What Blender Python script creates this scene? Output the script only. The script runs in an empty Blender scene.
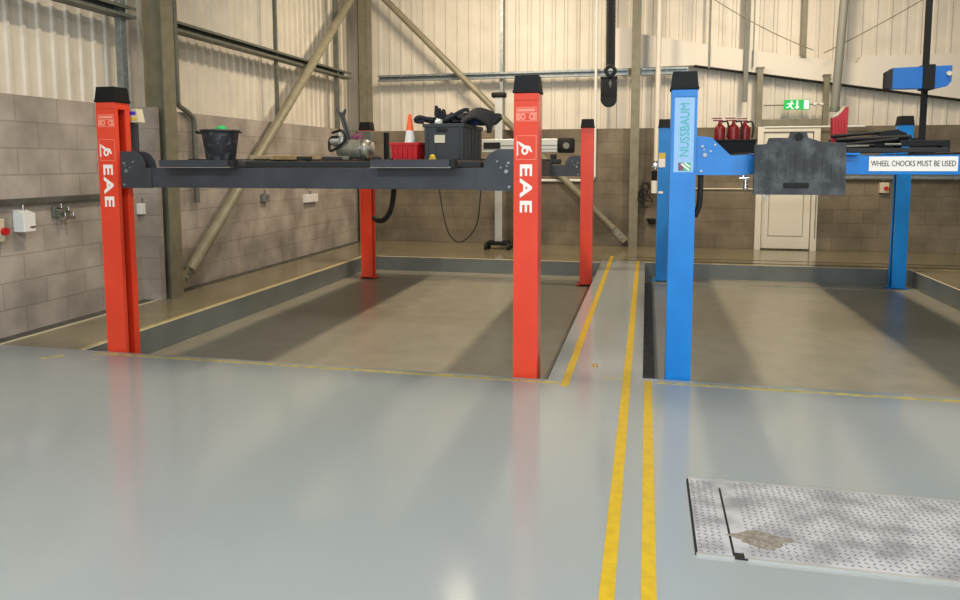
import bpy, bmesh, math, random
from mathutils import Vector, Matrix
random.seed(7)
S = bpy.context.scene
COL = S.collection
PI = math.pi

# ------------------------------------------------------------------ camera
F, PY, PITCH, YAW, ROLL = 737.23, 233.06, 0.09592, -0.22199, -0.001362
cd = bpy.data.cameras.new('camera'); cam = bpy.data.objects.new('camera', cd); COL.objects.link(cam)
cd.sensor_width = 36.0; cd.lens = F / 960 * 36.0; cd.shift_y = -(300 - PY) / 960; cd.clip_start = 0.05
w = Vector((math.sin(YAW)*math.cos(PITCH), math.cos(YAW)*math.cos(PITCH), -math.sin(PITCH)))
r0 = Vector((math.cos(YAW), -math.sin(YAW), 0)); u0 = r0.cross(w)
r = math.cos(ROLL)*r0 + math.sin(ROLL)*u0; u = -math.sin(ROLL)*r0 + math.cos(ROLL)*u0
cam.matrix_world = Matrix(((r.x, u.x, -w.x, 0), (r.y, u.y, -w.y, 0), (r.z, u.z, -w.z, 1.4), (0, 0, 0, 1)))
S.camera = cam

# ------------------------------------------------------------------ world, lamps, exposure
wd = bpy.data.worlds.new('world'); S.world = wd; wd.use_nodes = True
wd.node_tree.nodes['Background'].inputs[0].default_value = (0.80, 0.90, 1.0, 1)
wd.node_tree.nodes['Background'].inputs[1].default_value = 0.22
def lamp(name, loc, size, sy, power, col, rot=(0, 0, 0)):
    l = bpy.data.lights.new(name, 'AREA'); l.shape = 'RECTANGLE'; l.size = size; l.size_y = sy
    l.energy = power; l.color = col
    o = bpy.data.objects.new(name, l); o.location = loc; o.rotation_euler = rot; COL.objects.link(o); return o
WARM = (1.0, 0.83, 0.62); COOL = (0.90, 0.96, 1.0)
for i, (x, y, p, tilt) in enumerate(((-2.4, 9.3, 165, 32), (-2.4, 5.2, 105, 0), (2.0, 9.3, 140, 32), (2.0, 5.2, 95, 0))):
    lamp('bay_lamp', (x, y, 4.6), 0.2, 1.0, p, WARM, (math.radians(tilt), 0, 0))   # the rear pair are tilted towards the back wall
for x in (-2.6, 0.6, 3.8): lamp('front_lamp', (x, -1.6, 5.0), 0.4, 1.6, 245, COOL)
lamp('doorway_daylight', (1.2, -5.4, 2.3), 4.2, 3.6, 330, COOL, (math.radians(90), 0, 0))
S.view_settings.view_transform = 'Standard'; S.view_settings.look = 'None'
S.view_settings.exposure = 0.0; S.view_settings.gamma = 1.0; S.view_settings.use_curve_mapping = False

# ------------------------------------------------------------------ materials
def rgb(r_, g, b):
    f = lambda c: (c/255/12.92) if c/255 <= 0.04045 else ((c/255+0.055)/1.055)**2.4
    return (f(r_), f(g), f(b), 1)
def nodes_of(m): m.use_nodes = True; return m.node_tree, m.node_tree.nodes['Principled BSDF']
def mat(name, col, rough=0.5, metal=0.0, col2=None, scale=6.0, bump=0.0, bscale=60.0, spec=0.5, contrast=(0.4, 0.6), coat=0.0):
    m = bpy.data.materials.new(name); nt, b = nodes_of(m); N = nt.nodes; L = nt.links
    b.inputs['Base Color'].default_value = rgb(*col); b.inputs['Roughness'].default_value = rough
    b.inputs['Metallic'].default_value = metal; b.inputs['Specular IOR Level'].default_value = spec
    b.inputs['Coat Weight'].default_value = coat; b.inputs['Coat Roughness'].default_value = 0.1
    geo = N.new('ShaderNodeNewGeometry')
    if col2:
        nz = N.new('ShaderNodeTexNoise'); nz.inputs['Scale'].default_value = scale; nz.inputs['Detail'].default_value = 6
        L.new(geo.outputs['Position'], nz.inputs['Vector'])
        cr = N.new('ShaderNodeValToRGB'); cr.color_ramp.elements[0].position = contrast[0]; cr.color_ramp.elements[1].position = contrast[1]
        cr.color_ramp.elements[0].color = rgb(*col); cr.color_ramp.elements[1].color = rgb(*col2)
        L.new(nz.outputs['Fac'], cr.inputs[0]); L.new(cr.outputs[0], b.inputs['Base Color'])
    if bump:
        n2 = N.new('ShaderNodeTexNoise'); n2.inputs['Scale'].default_value = bscale; n2.inputs['Detail'].default_value = 4
        L.new(geo.outputs['Position'], n2.inputs['Vector'])
        bp = N.new('ShaderNodeBump'); bp.inputs['Strength'].default_value = bump; bp.inputs['Distance'].default_value = 0.01
        L.new(n2.outputs['Fac'], bp.inputs['Height']); L.new(bp.outputs[0], b.inputs['Normal'])
    return m
def block_mat(name, axis, c1, c2, mortar):
    m = bpy.data.materials.new(name); nt, b = nodes_of(m); N = nt.nodes; L = nt.links
    geo = N.new('ShaderNodeNewGeometry'); sp = N.new('ShaderNodeSeparateXYZ'); cb = N.new('ShaderNodeCombineXYZ')
    L.new(geo.outputs['Position'], sp.inputs[0]); L.new(sp.outputs[axis], cb.inputs[0]); L.new(sp.outputs[2], cb.inputs[1])
    br = N.new('ShaderNodeTexBrick'); br.inputs['Scale'].default_value = 1.0
    br.inputs['Brick Width'].default_value = 0.44; br.inputs['Row Height'].default_value = 0.2167
    br.inputs['Mortar Size'].default_value = 0.006; br.inputs['Mortar Smooth'].default_value = 0.3; br.offset = 0.5
    br.inputs['Color1'].default_value = rgb(*c1); br.inputs['Color2'].default_value = rgb(*c2); br.inputs['Mortar'].default_value = rgb(*mortar)
    L.new(cb.outputs[0], br.inputs['Vector'])
    nz = N.new('ShaderNodeTexNoise'); nz.inputs['Scale'].default_value = 2.2; nz.inputs['Detail'].default_value = 8
    nf = N.new('ShaderNodeTexNoise'); nf.inputs['Scale'].default_value = 120; nf.inputs['Detail'].default_value = 3
    L.new(geo.outputs['Position'], nz.inputs['Vector']); L.new(geo.outputs['Position'], nf.inputs['Vector'])
    mx = N.new('ShaderNodeMix'); mx.data_type = 'RGBA'; mx.blend_type = 'OVERLAY'; mx.inputs[0].default_value = 0.8
    L.new(br.outputs['Color'], mx.inputs[6]); L.new(nz.outputs['Fac'], mx.inputs[7]); L.new(mx.outputs[2], b.inputs['Base Color'])
    ad = N.new('ShaderNodeMath'); ad.operation = 'MULTIPLY_ADD'; ad.inputs[1].default_value = -2.2
    L.new(br.outputs['Fac'], ad.inputs[0]); L.new(nf.outputs['Fac'], ad.inputs[2])
    bp = N.new('ShaderNodeBump'); bp.inputs['Strength'].default_value = 0.45; bp.inputs['Distance'].default_value = 0.006
    L.new(ad.outputs[0], bp.inputs['Height']); L.new(bp.outputs[0], b.inputs['Normal'])
    b.inputs['Roughness'].default_value = 0.9; b.inputs['Specular IOR Level'].default_value = 0.25
    return m
def floor_mat():
    m = bpy.data.materials.new('painted_floor'); nt, b = nodes_of(m); N = nt.nodes; L = nt.links
    geo = N.new('ShaderNodeNewGeometry')
    nz = N.new('ShaderNodeTexNoise'); nz.inputs['Scale'].default_value = 0.9; nz.inputs['Detail'].default_value = 5
    n2 = N.new('ShaderNodeTexNoise'); n2.inputs['Scale'].default_value = 14; n2.inputs['Detail'].default_value = 6
    mp = N.new('ShaderNodeMapping'); mp.inputs['Scale'].default_value = (1.0, 0.35, 1.0)
    L.new(geo.outputs['Position'], mp.inputs[0]); L.new(geo.outputs['Position'], nz.inputs['Vector']); L.new(mp.outputs[0], n2.inputs['Vector'])
    cr = N.new('ShaderNodeValToRGB'); cr.color_ramp.elements[0].position = 0.3; cr.color_ramp.elements[1].position = 0.7
    cr.color_ramp.elements[0].color = rgb(148, 152, 152); cr.color_ramp.elements[1].color = rgb(146, 154, 152)
    L.new(nz.outputs['Fac'], cr.inputs[0]); L.new(cr.outputs[0], b.inputs['Base Color'])
    ma = N.new('ShaderNodeMapRange'); ma.inputs[3].default_value = 0.09; ma.inputs[4].default_value = 0.17
    L.new(n2.outputs['Fac'], ma.inputs[0]); L.new(ma.outputs[0], b.inputs['Roughness'])
    bp = N.new('ShaderNodeBump'); bp.inputs['Strength'].default_value = 0.015; bp.inputs['Distance'].default_value = 0.01
    L.new(n2.outputs['Fac'], bp.inputs['Height']); L.new(bp.outputs[0], b.inputs['Normal'])
    return m
M = dict(
 floor=floor_mat(),
 pit=mat('pit_floor', (136, 133, 118), 0.30, 0, (150, 144, 127), 5, 0.12, 25, contrast=(0.35, 0.7)),
 walk=mat('walkway_brown', (124, 116, 92), 0.16, 0, (134, 125, 100), 1.5),  # walkway floor colour, browner than the front floor
 kerb=mat('kerb_paint_shaded', (100, 106, 104), 0.4, 0, (108, 113, 110), 3),  # floor paint darkened, the shade on the kerb faces put into the colour
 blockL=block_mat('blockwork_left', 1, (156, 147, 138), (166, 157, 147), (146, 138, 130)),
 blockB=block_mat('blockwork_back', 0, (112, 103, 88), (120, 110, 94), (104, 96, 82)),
 clad=mat('cladding', (212, 205, 190), 0.45, 0, (220, 212, 197), 3),
 panel=mat('white_panel', (216, 210, 198), 0.5),
 ceil=mat('ceiling_sheet', (170, 170, 168), 0.7),
 olive=mat('olive_steel', (114, 110, 90), 0.45, 0, (124, 119, 98), 8),
 brace=mat('brace_paint', (128, 122, 100), 0.45, 0, (138, 132, 110), 8),
 galv=mat('galvanised_steel', (150, 156, 156), 0.4, 0.55, (130, 138, 138), 20),
 galvd=mat('purlin_steel', (104, 108, 100), 0.5, 0.3, (118, 120, 110), 12),
 red=mat('red_paint', (232, 70, 40), 0.3, 0, (226, 64, 37), 3, coat=0.3),
 blue=mat('blue_paint', (14, 128, 210), 0.36, 0, (12, 121, 202), 5, spec=0.35),
 blueb=mat('bright_blue', (8, 98, 178), 0.4),
 black=mat('black_plastic', (12, 12, 13), 0.6, spec=0.3, bump=0.15, bscale=300),
 blackm=mat('black_steel', (16, 16, 17), 0.6, 0.0, (24, 23, 22), 14),
 rubber=mat('black_rubber', (24, 24, 25), 0.7),
 grey=mat('anthracite_steel', (54, 57, 63), 0.42, 0.1, (62, 65, 71), 6),
 deck=mat('runway_steel', (66, 68, 70), 0.55, 0.2, (98, 96, 92), 18),
 worn=mat('worn_rubber', (58, 60, 62), 0.75, 0, (104, 108, 110), 9, 0.5, 60, contrast=(0.45, 0.78)),
 yellow=mat('yellow_paint', (200, 168, 30), 0.35, 0, (188, 156, 32), 20),
 yellow2=mat('faded_yellow', (196, 174, 84), 0.4, 0, (158, 150, 110), 16),
 white=mat('white_plastic', (226, 226, 220), 0.4),
 lettw=mat('white_lettering', (245, 236, 226), 0.5),
 pink=mat('faded_label', (246, 150, 128), 0.5),
 teal=mat('teal_print', (66, 178, 170), 0.5),
 pale=mat('pale_label', (150, 192, 232), 0.5),
 maroon=mat('maroon_print', (118, 66, 92), 0.5),
 greenp=mat('green_print', (60, 170, 120), 0.5),
 ink=mat('dark_ink', (50, 48, 50), 0.6),
 door=mat('door_paint', (214, 208, 192), 0.4),
 chrome=mat('chrome', (210, 210, 208), 0.22, 1.0),
 alu=mat('brushed_aluminium', (196, 196, 190), 0.38, 0.6),
 cratem=mat('crate_plastic', (46, 49, 51), 0.5),
 redp=mat('red_plastic', (186, 12, 22), 0.55),
 redx=mat('extinguisher_red', (128, 12, 18), 0.3),
 orange=mat('cone_orange', (246, 92, 30), 0.45),
 green=mat('green_cloth', (30, 160, 90), 0.8, bump=0.5, bscale=80),
 cream=mat('cream_paint', (206, 196, 168), 0.5),
 cloth=mat('dark_cloth', (22, 24, 30), 0.85, 0, (34, 38, 48), 20, 0.5, 60),
 denim=mat('blue_cloth', (30, 60, 110), 0.8),
 tan=mat('bare_timber', (170, 148, 112), 0.7, 0, (150, 126, 92), 12),
 tank=mat('tank_paint', (150, 150, 138), 0.35, 0.4, (128, 128, 118), 12),
 brass=mat('brass', (214, 160, 80), 0.3, 0.9),
 tread=mat('chequer_plate', (132, 131, 133), 0.55, 0.0, (176, 175, 177), 7, contrast=(0.35, 0.6)),
 tick=mat('tread_steel', (104, 104, 106), 0.5),
 stain=mat('oily_dirt', (112, 104, 92), 0.7, 0, (140, 134, 124), 60),
 polegrey=mat('dull_grey_paint', (116, 118, 110), 0.6),
 gap=mat('dark_gap', (22, 22, 22), 0.8),
 greybrown=mat('dark_greybrown', (70, 68, 62), 0.6, 0, (86, 84, 78), 9),
 bluelab=mat('violet_label', (70, 60, 190), 0.4),
 yellab=mat('yellow_label', (214, 190, 60), 0.5),
)
def emis(name, col, s):
    m = mat(name, col, 0.5); b = m.node_tree.nodes['Principled BSDF']
    b.inputs['Emission Color'].default_value = rgb(*col); b.inputs['Emission Strength'].default_value = s; return m
M['exitg'] = emis('lit_exit_green', (20, 170, 80), 0.35); M['exitw'] = emis('lit_exit_white', (235, 255, 240), 0.7)

# ------------------------------------------------------------------ mesh helpers
class B:
    def __init__(s): s.bm = bmesh.new()
    def box(s, x0, x1, y0, y1, z0, z1, bev=0.0, mx=None):
        g = bmesh.ops.create_cube(s.bm, size=1)['verts']
        for v in g: v.co = Vector(((x0+x1)/2 + v.co.x*(x1-x0), (y0+y1)/2 + v.co.y*(y1-y0), (z0+z1)/2 + v.co.z*(z1-z0)))
        if bev:
            es = list({e for v in g for e in v.link_edges})
            o = bmesh.ops.bevel(s.bm, geom=es, offset=bev, segments=2, affect='EDGES', profile=0.5)
            g = list({v for f in o['faces'] for v in f.verts} | {v for v in g if v.is_valid})
        if mx is not None: bmesh.ops.transform(s.bm, matrix=mx, verts=[v for v in g if v.is_valid])
        return s
    def cyl(s, a, b, r1, r2=None, n=20):
        a = Vector(a); b = Vector(b); d = b - a; r2 = r1 if r2 is None else r2
        m = Matrix.Translation((a+b)/2) @ d.to_track_quat('Z', 'Y').to_matrix().to_4x4()
        bmesh.ops.create_cone(s.bm, cap_ends=True, segments=n, radius1=r1, radius2=max(r2, 1e-4), depth=d.length, matrix=m); return s
    def tube(s, pts, rad, n=10, sub=6, rings=None):
        P = [Vector(p) for p in pts]
        if sub > 1 and len(P) > 2:
            Q = []
            for i in range(len(P)-1):
                p0 = P[max(i-1, 0)]; p1 = P[i]; p2 = P[i+1]; p3 = P[min(i+2, len(P)-1)]
                for k in range(sub):
                    t = k/sub
                    Q.append(0.5*((2*p1)+(p2-p0)*t+(2*p0-5*p1+4*p2-p3)*t*t+(3*p1-p0-3*p2+p3)*t**3))
            Q.append(P[-1]); P = Q
        prev = None; up = Vector((0.13, 0.31, 0.94))
        for i, p in enumerate(P):
            t = (P[min(i+1, len(P)-1)] - P[max(i-1, 0)]).normalized()
            a = t.cross(up); a = a.normalized() if a.length > 1e-3 else Vector((1, 0, 0)); b2 = t.cross(a).normalized()
            rr = rad(i, len(P)) if callable(rad) else rad
            ring = [s.bm.verts.new(p + rr*(math.cos(2*PI*k/n)*a + math.sin(2*PI*k/n)*b2)) for k in range(n)]
            if prev:
                for k in range(n): s.bm.faces.new((prev[k], prev[(k+1) % n], ring[(k+1) % n], ring[k]))
            else: s.bm.faces.new(ring[::-1])
            prev = ring
        s.bm.faces.new(prev); return s
    def prism(s, poly, plane, a, b):
        f = {'xz': lambda p, t: (p[0], t, p[1]), 'yz': lambda p, t: (t, p[0], p[1]), 'xy': lambda p, t: (p[0], p[1], t)}[plane]
        A = [s.bm.verts.new(f(p, a)) for p in poly]; C = [s.bm.verts.new(f(p, b)) for p in poly]
        s.bm.faces.new(A); s.bm.faces.new(C[::-1]); n = len(poly)
        for i in range(n): s.bm.faces.new((A[i], C[i], C[(i+1) % n], A[(i+1) % n]))
        return s
    def lathe(s, prof, c, n=28, axis='z'):
        rings = []
        for (r_, h) in prof:
            ring = []
            for k in range(n):
                a = 2*PI*k/n; x, y = r_*math.cos(a), r_*math.sin(a)
                p = (x, y, h) if axis == 'z' else (h, x, y)
                ring.append(s.bm.verts.new(Vector(c)+Vector(p)))
            rings.append(ring)
        for i in range(len(rings)-1):
            for k in range(n): s.bm.faces.new((rings[i][k], rings[i][(k+1) % n], rings[i+1][(k+1) % n], rings[i+1][k]))
        s.bm.faces.new(rings[0][::-1]); s.bm.faces.new(rings[-1]); return s
    def ball(s, c, rx, ry, rz, sub=2):
        bmesh.ops.create_icosphere(s.bm, subdivisions=sub, radius=1, matrix=Matrix.Translation(c) @ Matrix.Diagonal((rx, ry, rz, 1))); return s
    def text(s, t, size, mx, thick=0.0015, offset=0.0, align='CENTER', squash=1.0, spacing=1.0):
        cu = bpy.data.curves.new('t', 'FONT'); cu.body = t; cu.size = size; cu.extrude = thick; cu.offset = offset
        cu.align_x = align; cu.align_y = 'CENTER'; cu.resolution_u = 3; cu.space_character = spacing
        o = bpy.data.objects.new('t', cu); COL.objects.link(o)
        dg = bpy.context.evaluated_depsgraph_get(); me = bpy.data.meshes.new_from_object(o.evaluated_get(dg))
        me.transform(mx @ Matrix.Diagonal((squash, 1, 1, 1))); s.bm.from_mesh(me)
        bpy.data.objects.remove(o); bpy.data.curves.remove(cu); bpy.data.meshes.remove(me); return s
    def build_each(s, name, m, parent=None, smooth=True):   # one object per separate piece
        left = set(s.bm.verts); outs = []
        while left:
            st = [left.pop()]; comp = {st[0]}
            while st:
                v = st.pop()
                for e_ in v.link_edges:
                    o_ = e_.other_vert(v)
                    if o_ not in comp: comp.add(o_); left.discard(o_); st.append(o_)
            nb = B(); mp = {v: nb.bm.verts.new(v.co) for v in comp}
            for f in {f for v in comp for f in v.link_faces}: nb.bm.faces.new([mp[v] for v in f.verts])
            outs.append(nb.build(name, m, parent, smooth=smooth))
        s.bm.free(); return outs
    def build(s, name, m, parent=None, loc=None, smooth=True, matrix=None):
        if matrix is not None: bmesh.ops.transform(s.bm, matrix=matrix, verts=s.bm.verts)
        bmesh.ops.recalc_face_normals(s.bm, faces=s.bm.faces)
        off = Vector((0, 0, 0)); q = parent
        while q is not None: off += q.location; q = q.parent
        if parent is None:
            if loc is None:
                xs = [v.co for v in s.bm.verts]
                loc = Vector(((min(v.x for v in xs)+max(v.x for v in xs))/2, (min(v.y for v in xs)+max(v.y for v in xs))/2, min(v.z for v in xs)))
            off = Vector(loc)
        for v in s.bm.verts: v.co -= off
        me = bpy.data.meshes.new(name); s.bm.to_mesh(me); s.bm.free()
        for e in me.polygons: e.use_smooth = False
        if smooth:
            me.polygons.foreach_set('use_smooth', [True]*len(me.polygons))
            try: me.set_sharp_from_angle(angle=math.radians(35))
            except Exception: pass
        me.materials.append(m)
        o = bpy.data.objects.new(name, me); COL.objects.link(o)
        if parent is None: o.location = off
        else: o.parent = parent
        return o
def tag(o, label=None, cat=None, group=None, kind=None):
    if label: o['label'] = label
    if cat: o['category'] = cat
    if group: o['group'] = group
    if kind: o['kind'] = kind
    return o
def thing(name, loc, label, cat, group=None):
    o = bpy.data.objects.new(name, None); o.empty_display_size = 0.1; o.location = loc; COL.objects.link(o)
    return tag(o, label, cat, group)
def copy_tree(o, parent=None):
    c = o.copy(); COL.objects.link(c); c.parent = parent
    for ch in list(o.children): copy_tree(ch, c)
    return c
def struct(o): o['kind'] = 'structure'; return o

# ------------------------------------------------------------------ structure
PD = -0.22                                   # bay floor level
LX0, LX1, LY0, LY1 = -4.1, -0.60, 4.64, 10.36  # left bay
RX0, RX1, RY0, RY1 = 0.0, 3.36, 4.80, 10.50    # right bay
b = B()
b.box(-5.05, 8, -6.5, LY0, -0.5, 0); b.box(LX1, 8, LY0, RY0, -0.5, 0)
b.box(LX1, RX0, RY0, RY1+0.1, -0.5, 0)
struct(b.build('floor', M['floor'], smooth=False))
b = B(); b.box(-5.05, LX0, LY0, LY1, -0.5, 0); b.box(RX1, 8, RY0, RY1, -0.5, 0); b.box(-5.05, LX1, LY1, 12.6, -0.5, 0); b.box(RX0, 8, RY1, 12.6, -0.5, 0); b.box(LX1, RX0, RY1+0.1, 12.6, -0.5, 0)
struct(b.build('floor', M['walk'], smooth=False))
k = B()
k.box(LX0, LX0+0.008, LY0, LY1, PD, -0.002); k.box(LX0, LX1, LY1-0.008, LY1, PD, -0.002)
struct(k.build('trim_6', M['kerb'], smooth=False))
k = B(); k.box(RX0, RX1, RY1-0.008, RY1, PD, -0.002); k.box(RX1-0.008, RX1, RY0, RY1, PD, -0.002)
struct(k.build('trim_7', M['kerb'], smooth=False))
k = B(); k.box(LX0-0.015, LX0+0.009, LY0, LY1, -0.002, 0.002); k.box(LX0, LX1, LY1-0.009, LY1+0.02, -0.002, 0.002)
struct(k.build('trim_8', M['cream'], smooth=False))
k = B(); k.box(RX1-0.009, RX1+0.015, RY0, RY1, -0.002, 0.002); k.box(RX0, RX1, RY1-0.009, RY1+0.012, -0.002, 0.002)
struct(k.build('trim_9', M['cream'], smooth=False))
b = B(); b.box(LX0, LX1, LY0, LY1, -0.5, PD); b.box(LX0, LX1, LY1-0.42, LY1, PD, PD+0.014)
struct(b.build('floor', M['pit'], smooth=False))
b = B(); b.box(RX0, RX1, RY0, RY1, -0.5, PD); b.box(RX0, RX1, RY1-0.42, RY1, PD, PD+0.014)
struct(b.build('floor', M['pit'], smooth=False))
# darker strips along both sides of the island, on the bay floors
struct(B().box(LX1-0.10, LX1, LY0, LY1-0.42, PD, PD+0.004).build('trim_1', M['greybrown'], smooth=False))
struct(B().box(RX0, RX0+0.09, RY0, RY1-0.42, PD, PD+0.004).build('trim_2', M['greybrown'], smooth=False))
# drainage slots behind the right-hand bay
b = B(); b.box(-0.30, 8, 10.66, 10.69, 0, 0.002); b.box(-0.30, 8, 11.0, 11.03, 0, 0.002)
struct(b.build('trim_3', M['gap'], smooth=False))

def corrugated(b, a0, a1, z0, z1, depth0, plane, pitch=0.2, rise=0.035):
    # trapezoidal sheet running along one axis with real ribs towards the room (negative depth direction)
    a = a0; pts = []
    while a < a1:
        for fx, d in ((0, 0), (0.62, 0), (0.70, 1), (0.90, 1), (0.98, 0)):
            pts.append((a + fx*pitch, d*rise))
        a += pitch
    for mid in (0, 1):
        pass
    f = (lambda p, z: (p[0], depth0 - p[1], z)) if plane == 'back' else (lambda p, z: (depth0 + p[1], p[0], z))
    lo = [b.bm.verts.new(f(p, z0)) for p in pts]; hi = [b.bm.verts.new(f(p, z1)) for p in pts]
    for i in range(len(pts)-1): b.bm.faces.new((lo[i], lo[i+1], hi[i+1], hi[i]))
    g = (lambda p, z: (p[0], depth0 + 0.03, z)) if plane == 'back' else (lambda p, z: (depth0 - 0.03, p[0], z))
    A = [b.bm.verts.new(g(p, z)) for p, z in ((pts[0], z0), (pts[-1], z0), (pts[-1], z1), (pts[0], z1))]
    b.bm.faces.new(A)
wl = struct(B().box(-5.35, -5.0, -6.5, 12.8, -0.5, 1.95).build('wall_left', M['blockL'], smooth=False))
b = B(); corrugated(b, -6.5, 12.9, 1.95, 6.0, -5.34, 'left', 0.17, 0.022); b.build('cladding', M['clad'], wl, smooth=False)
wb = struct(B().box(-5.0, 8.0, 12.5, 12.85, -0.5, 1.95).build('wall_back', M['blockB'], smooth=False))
b = B(); corrugated(b, -5.34, 8.0, 1.95, 6.0, 12.86, 'back', 0.21, 0.018); b.build('cladding', M['clad'], wb, smooth=False)
struct(B().box(8.0, 8.2, -6.5, 12.9, -0.5, 6.0).build('wall_right', M['clad'], smooth=False))
struct(B().box(-5.4, 8.2, -6.5, 12.95, 6.0, 6.1).build('ceiling', M['ceil'], smooth=False))
# boxed white band across the back cladding, sloping down to the right
b = B(); b.prism([(-0.55, 2.94), (0.72, 2.96), (6.5, 2.04), (8.0, 2.04), (8.0, 3.05), (3.2, 3.02), (3.15, 2.92), (1.11, 3.24), (-0.11, 3.48), (-0.3, 3.6), (-0.55, 3.6)], 'xz', 12.62, 12.83)
tr = struct(b.build('trim_4', M['panel'], smooth=False))
b = B(); b.prism([(0.72, 2.95), (6.5, 2.03), (8.0, 2.03), (8.0, 2.04), (6.5, 2.04), (0.72, 2.962)], 'xz', 12.60, 12.83); b.build('edge_strip', M['gap'], tr, smooth=False)

struct(B().box(-5.0, -4.86, -6.0, 6.59, 0, 0.006).build('baseboard_left', M['greybrown'], smooth=False))
struct(B().box(-4.86, -4.845, -6.0, 6.59, 0, 0.008).build('trim_5', M['cream'], smooth=False))
struct(B().box(-5.0, -4.9, 6.85, 12.5, 0, 0.006).build('baseboard_left', M['greybrown'], smooth=False))

# door at the back
d = struct(B().box(1.80, 2.52, 12.455, 12.50, 0.02, 1.86, 0.004).build('door_1', M['door'], smooth=False))
b = B(); b.box(1.70, 1.79, 12.42, 12.50, 0, 1.95); b.box(2.53, 2.62, 12.42, 12.50, 0, 1.95); b.box(1.79, 2.53, 12.42, 12.50, 1.87, 1.95)
b.build('door_frame', M['door'], d, smooth=False)
b = B()
for x0, x1, z0, z1 in ((1.90, 2.42, 0.22, 0.228), (1.90, 2.42, 1.70, 1.708), (1.90, 1.908, 0.22, 1.70), (2.412, 2.42, 0.22, 1.70)): b.box(x0, x1, 12.449, 12.455, z0, z1)
b.build('panel_moulding', M['olive'], d, smooth=False)
b = B(); b.box(1.825, 1.85, 12.44, 12.455, 0.80, 0.98); b.cyl((1.84, 12.455, 0.92), (1.84, 12.41, 0.92), 0.008); b.cyl((1.84, 12.41, 0.92), (1.92, 12.41, 0.92), 0.008)
b.build('door_handle', M['chrome'], d)
b = B(); b.cyl((2.59, 12.41, 0.2), (2.59, 12.41, 1.7), 0.008); b.build('door_closer_rod', M['galv'], d)

# floor lines
def line(name, x0, x1, y0, y1, label, m='yellow'):
    tag(B().box(x0, x1, y0, y1, 0, 0.0015).build(name, M[m], smooth=False), label, 'floor line')
line('floor_line', -0.505, -0.455, 4.52, 11.1, 'yellow painted line running away along left edge of the strip between the bays')
line('floor_line', -0.125, -0.075, -1.0, 10.6, 'long yellow floor line from the foreground up the strip beside the blue post')
line('floor_line', 0.008, 0.058, -1.0, 4.74, 'right-hand yellow foreground line ending at the blue post')
line('floor_line', -3.95, -0.52, 4.56, 4.60, 'yellow line across the front of the red lift bay', 'yellow2')
line('floor_line', 0.09, 8.0, 4.70, 4.74, 'yellow line across the front of the blue lift bay', 'yellow2')
line('floor_line', -4.16, -4.12, 4.66, 10.40, 'thin yellow line along left kerb of the red bay', 'yellow2')
line('floor_line', -0.02, 8.0, 10.52, 10.56, 'thin yellow line behind the blue bay', 'yellow2')
tag(B().box(-0.24, -0.13, 4.735, 4.755, 0, 0.0015).build('floor_line', M['yellow2'], smooth=False), 'short yellow dash on the floor between the two bays', 'floor line')
b = B(); b.prism([(-4.24, 4.37), (-4.20, 4.36), (-4.10, 4.46), (-4.14, 4.49)], 'xy', 0, 0.0015)
tag(b.build('floor_line', M['yellow2'], smooth=False), 'short stray yellow mark left of the left red post', 'floor line')
b = B(); b.lathe([(0.016, 0), (0.016, 0.006), (0.009, 0.012), (0.0, 0.013)], (-0.32, 5.02, 0)); b.box(-0.34, -0.335, 5.0, 5.03, 0, 0.01)
tag(b.build('floor_stud', M['brass']), 'tiny brass stud on the floor strip between the bays', 'stud')

# ------------------------------------------------------------------ steelwork
def h_col(x0, x1, y0, y1, z0, z1, web_axis):
    b = B(); t = 0.016
    if web_axis == 'x':   # flanges face +-X
        b.box(x1-t, x1, y0, y1, z0, z1); b.box(x0, x0+t, y0, y1, z0, z1); ym = (y0+y1)/2; b.box(x0+t, x1-t, ym-t/2, ym+t/2, z0, z1)
    else:
        b.box(x0, x1, y0, y0+t, z0, z1); b.box(x0, x1, y1-t, y1, z0, z1); xm = (x0+x1)/2; b.box(xm-t/2, xm+t/2, y0+t, y1-t, z0, z1)
    return b
c = h_col(-4.95, -4.72, 6.60, 6.78, 0, 6.0, 'x')
tag(c.build('steel_column', M['olive'], smooth=False), 'large olive steel column on the left wall behind the left red post', 'column')
b = B().box(-5.0, -4.80, 6.52, 6.60, 0, 1.95)
b.build('block_pier', M['blockL'], wl, smooth=False)
c = h_col(-4.93, -4.74, 12.20, 12.42, 0, 6.0, 'x'); c.box(-4.90, -4.76, 12.20, 12.216, 0, 6.0)
tag(c.build('steel_column', M['olive'], smooth=False), 'olive steel column in the back left corner', 'column')
c = h_col(-0.275, -0.135, 12.34, 12.52, 0, 6.0, 'y')
tag(c.build('steel_column', M['olive'], smooth=False), 'olive steel column on the back wall between the two lifts', 'column')
def brace(a, e, label, rad, normal):
    a = Vector(a); e = Vector(e); t = thing('diagonal_brace', a, label, 'brace'); dd = (e-a).normalized()
    B().cyl(a+dd*0.28, e, rad).build('tube', M['brace'], t)
    n = Vector(normal); s = dd.cross(n).normalized(); p = a + dd*0.17
    mx = Matrix(((dd.x, s.x, n.x, p.x), (dd.y, s.y, n.y, p.y), (dd.z, s.z, n.z, p.z), (0, 0, 0, 1)))
    B().box(-0.17, 0.17, -0.055, 0.055, -0.012, 0.012, mx=mx).build('end_plate', M['brace'], t, smooth=False)
    b = B()
    for k in (-0.08, 0.0, 0.08): q = p + dd*k; b.cyl(q-n*0.03, q+n*0.03, 0.018, n=6)
    b.build_each('bolt', M['galv'], t)
brace((-4.80, 6.80, 0.06), (-4.80, 12.0, 4.355), 'long diagonal brace rising across the left wall', 0.062, (1, 0, 0))
brace((-0.32, 12.36, 0.10), (-4.66, 12.36, 4.39), 'diagonal brace falling across the back wall to the middle column', 0.055, (0, -1, 0))
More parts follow.
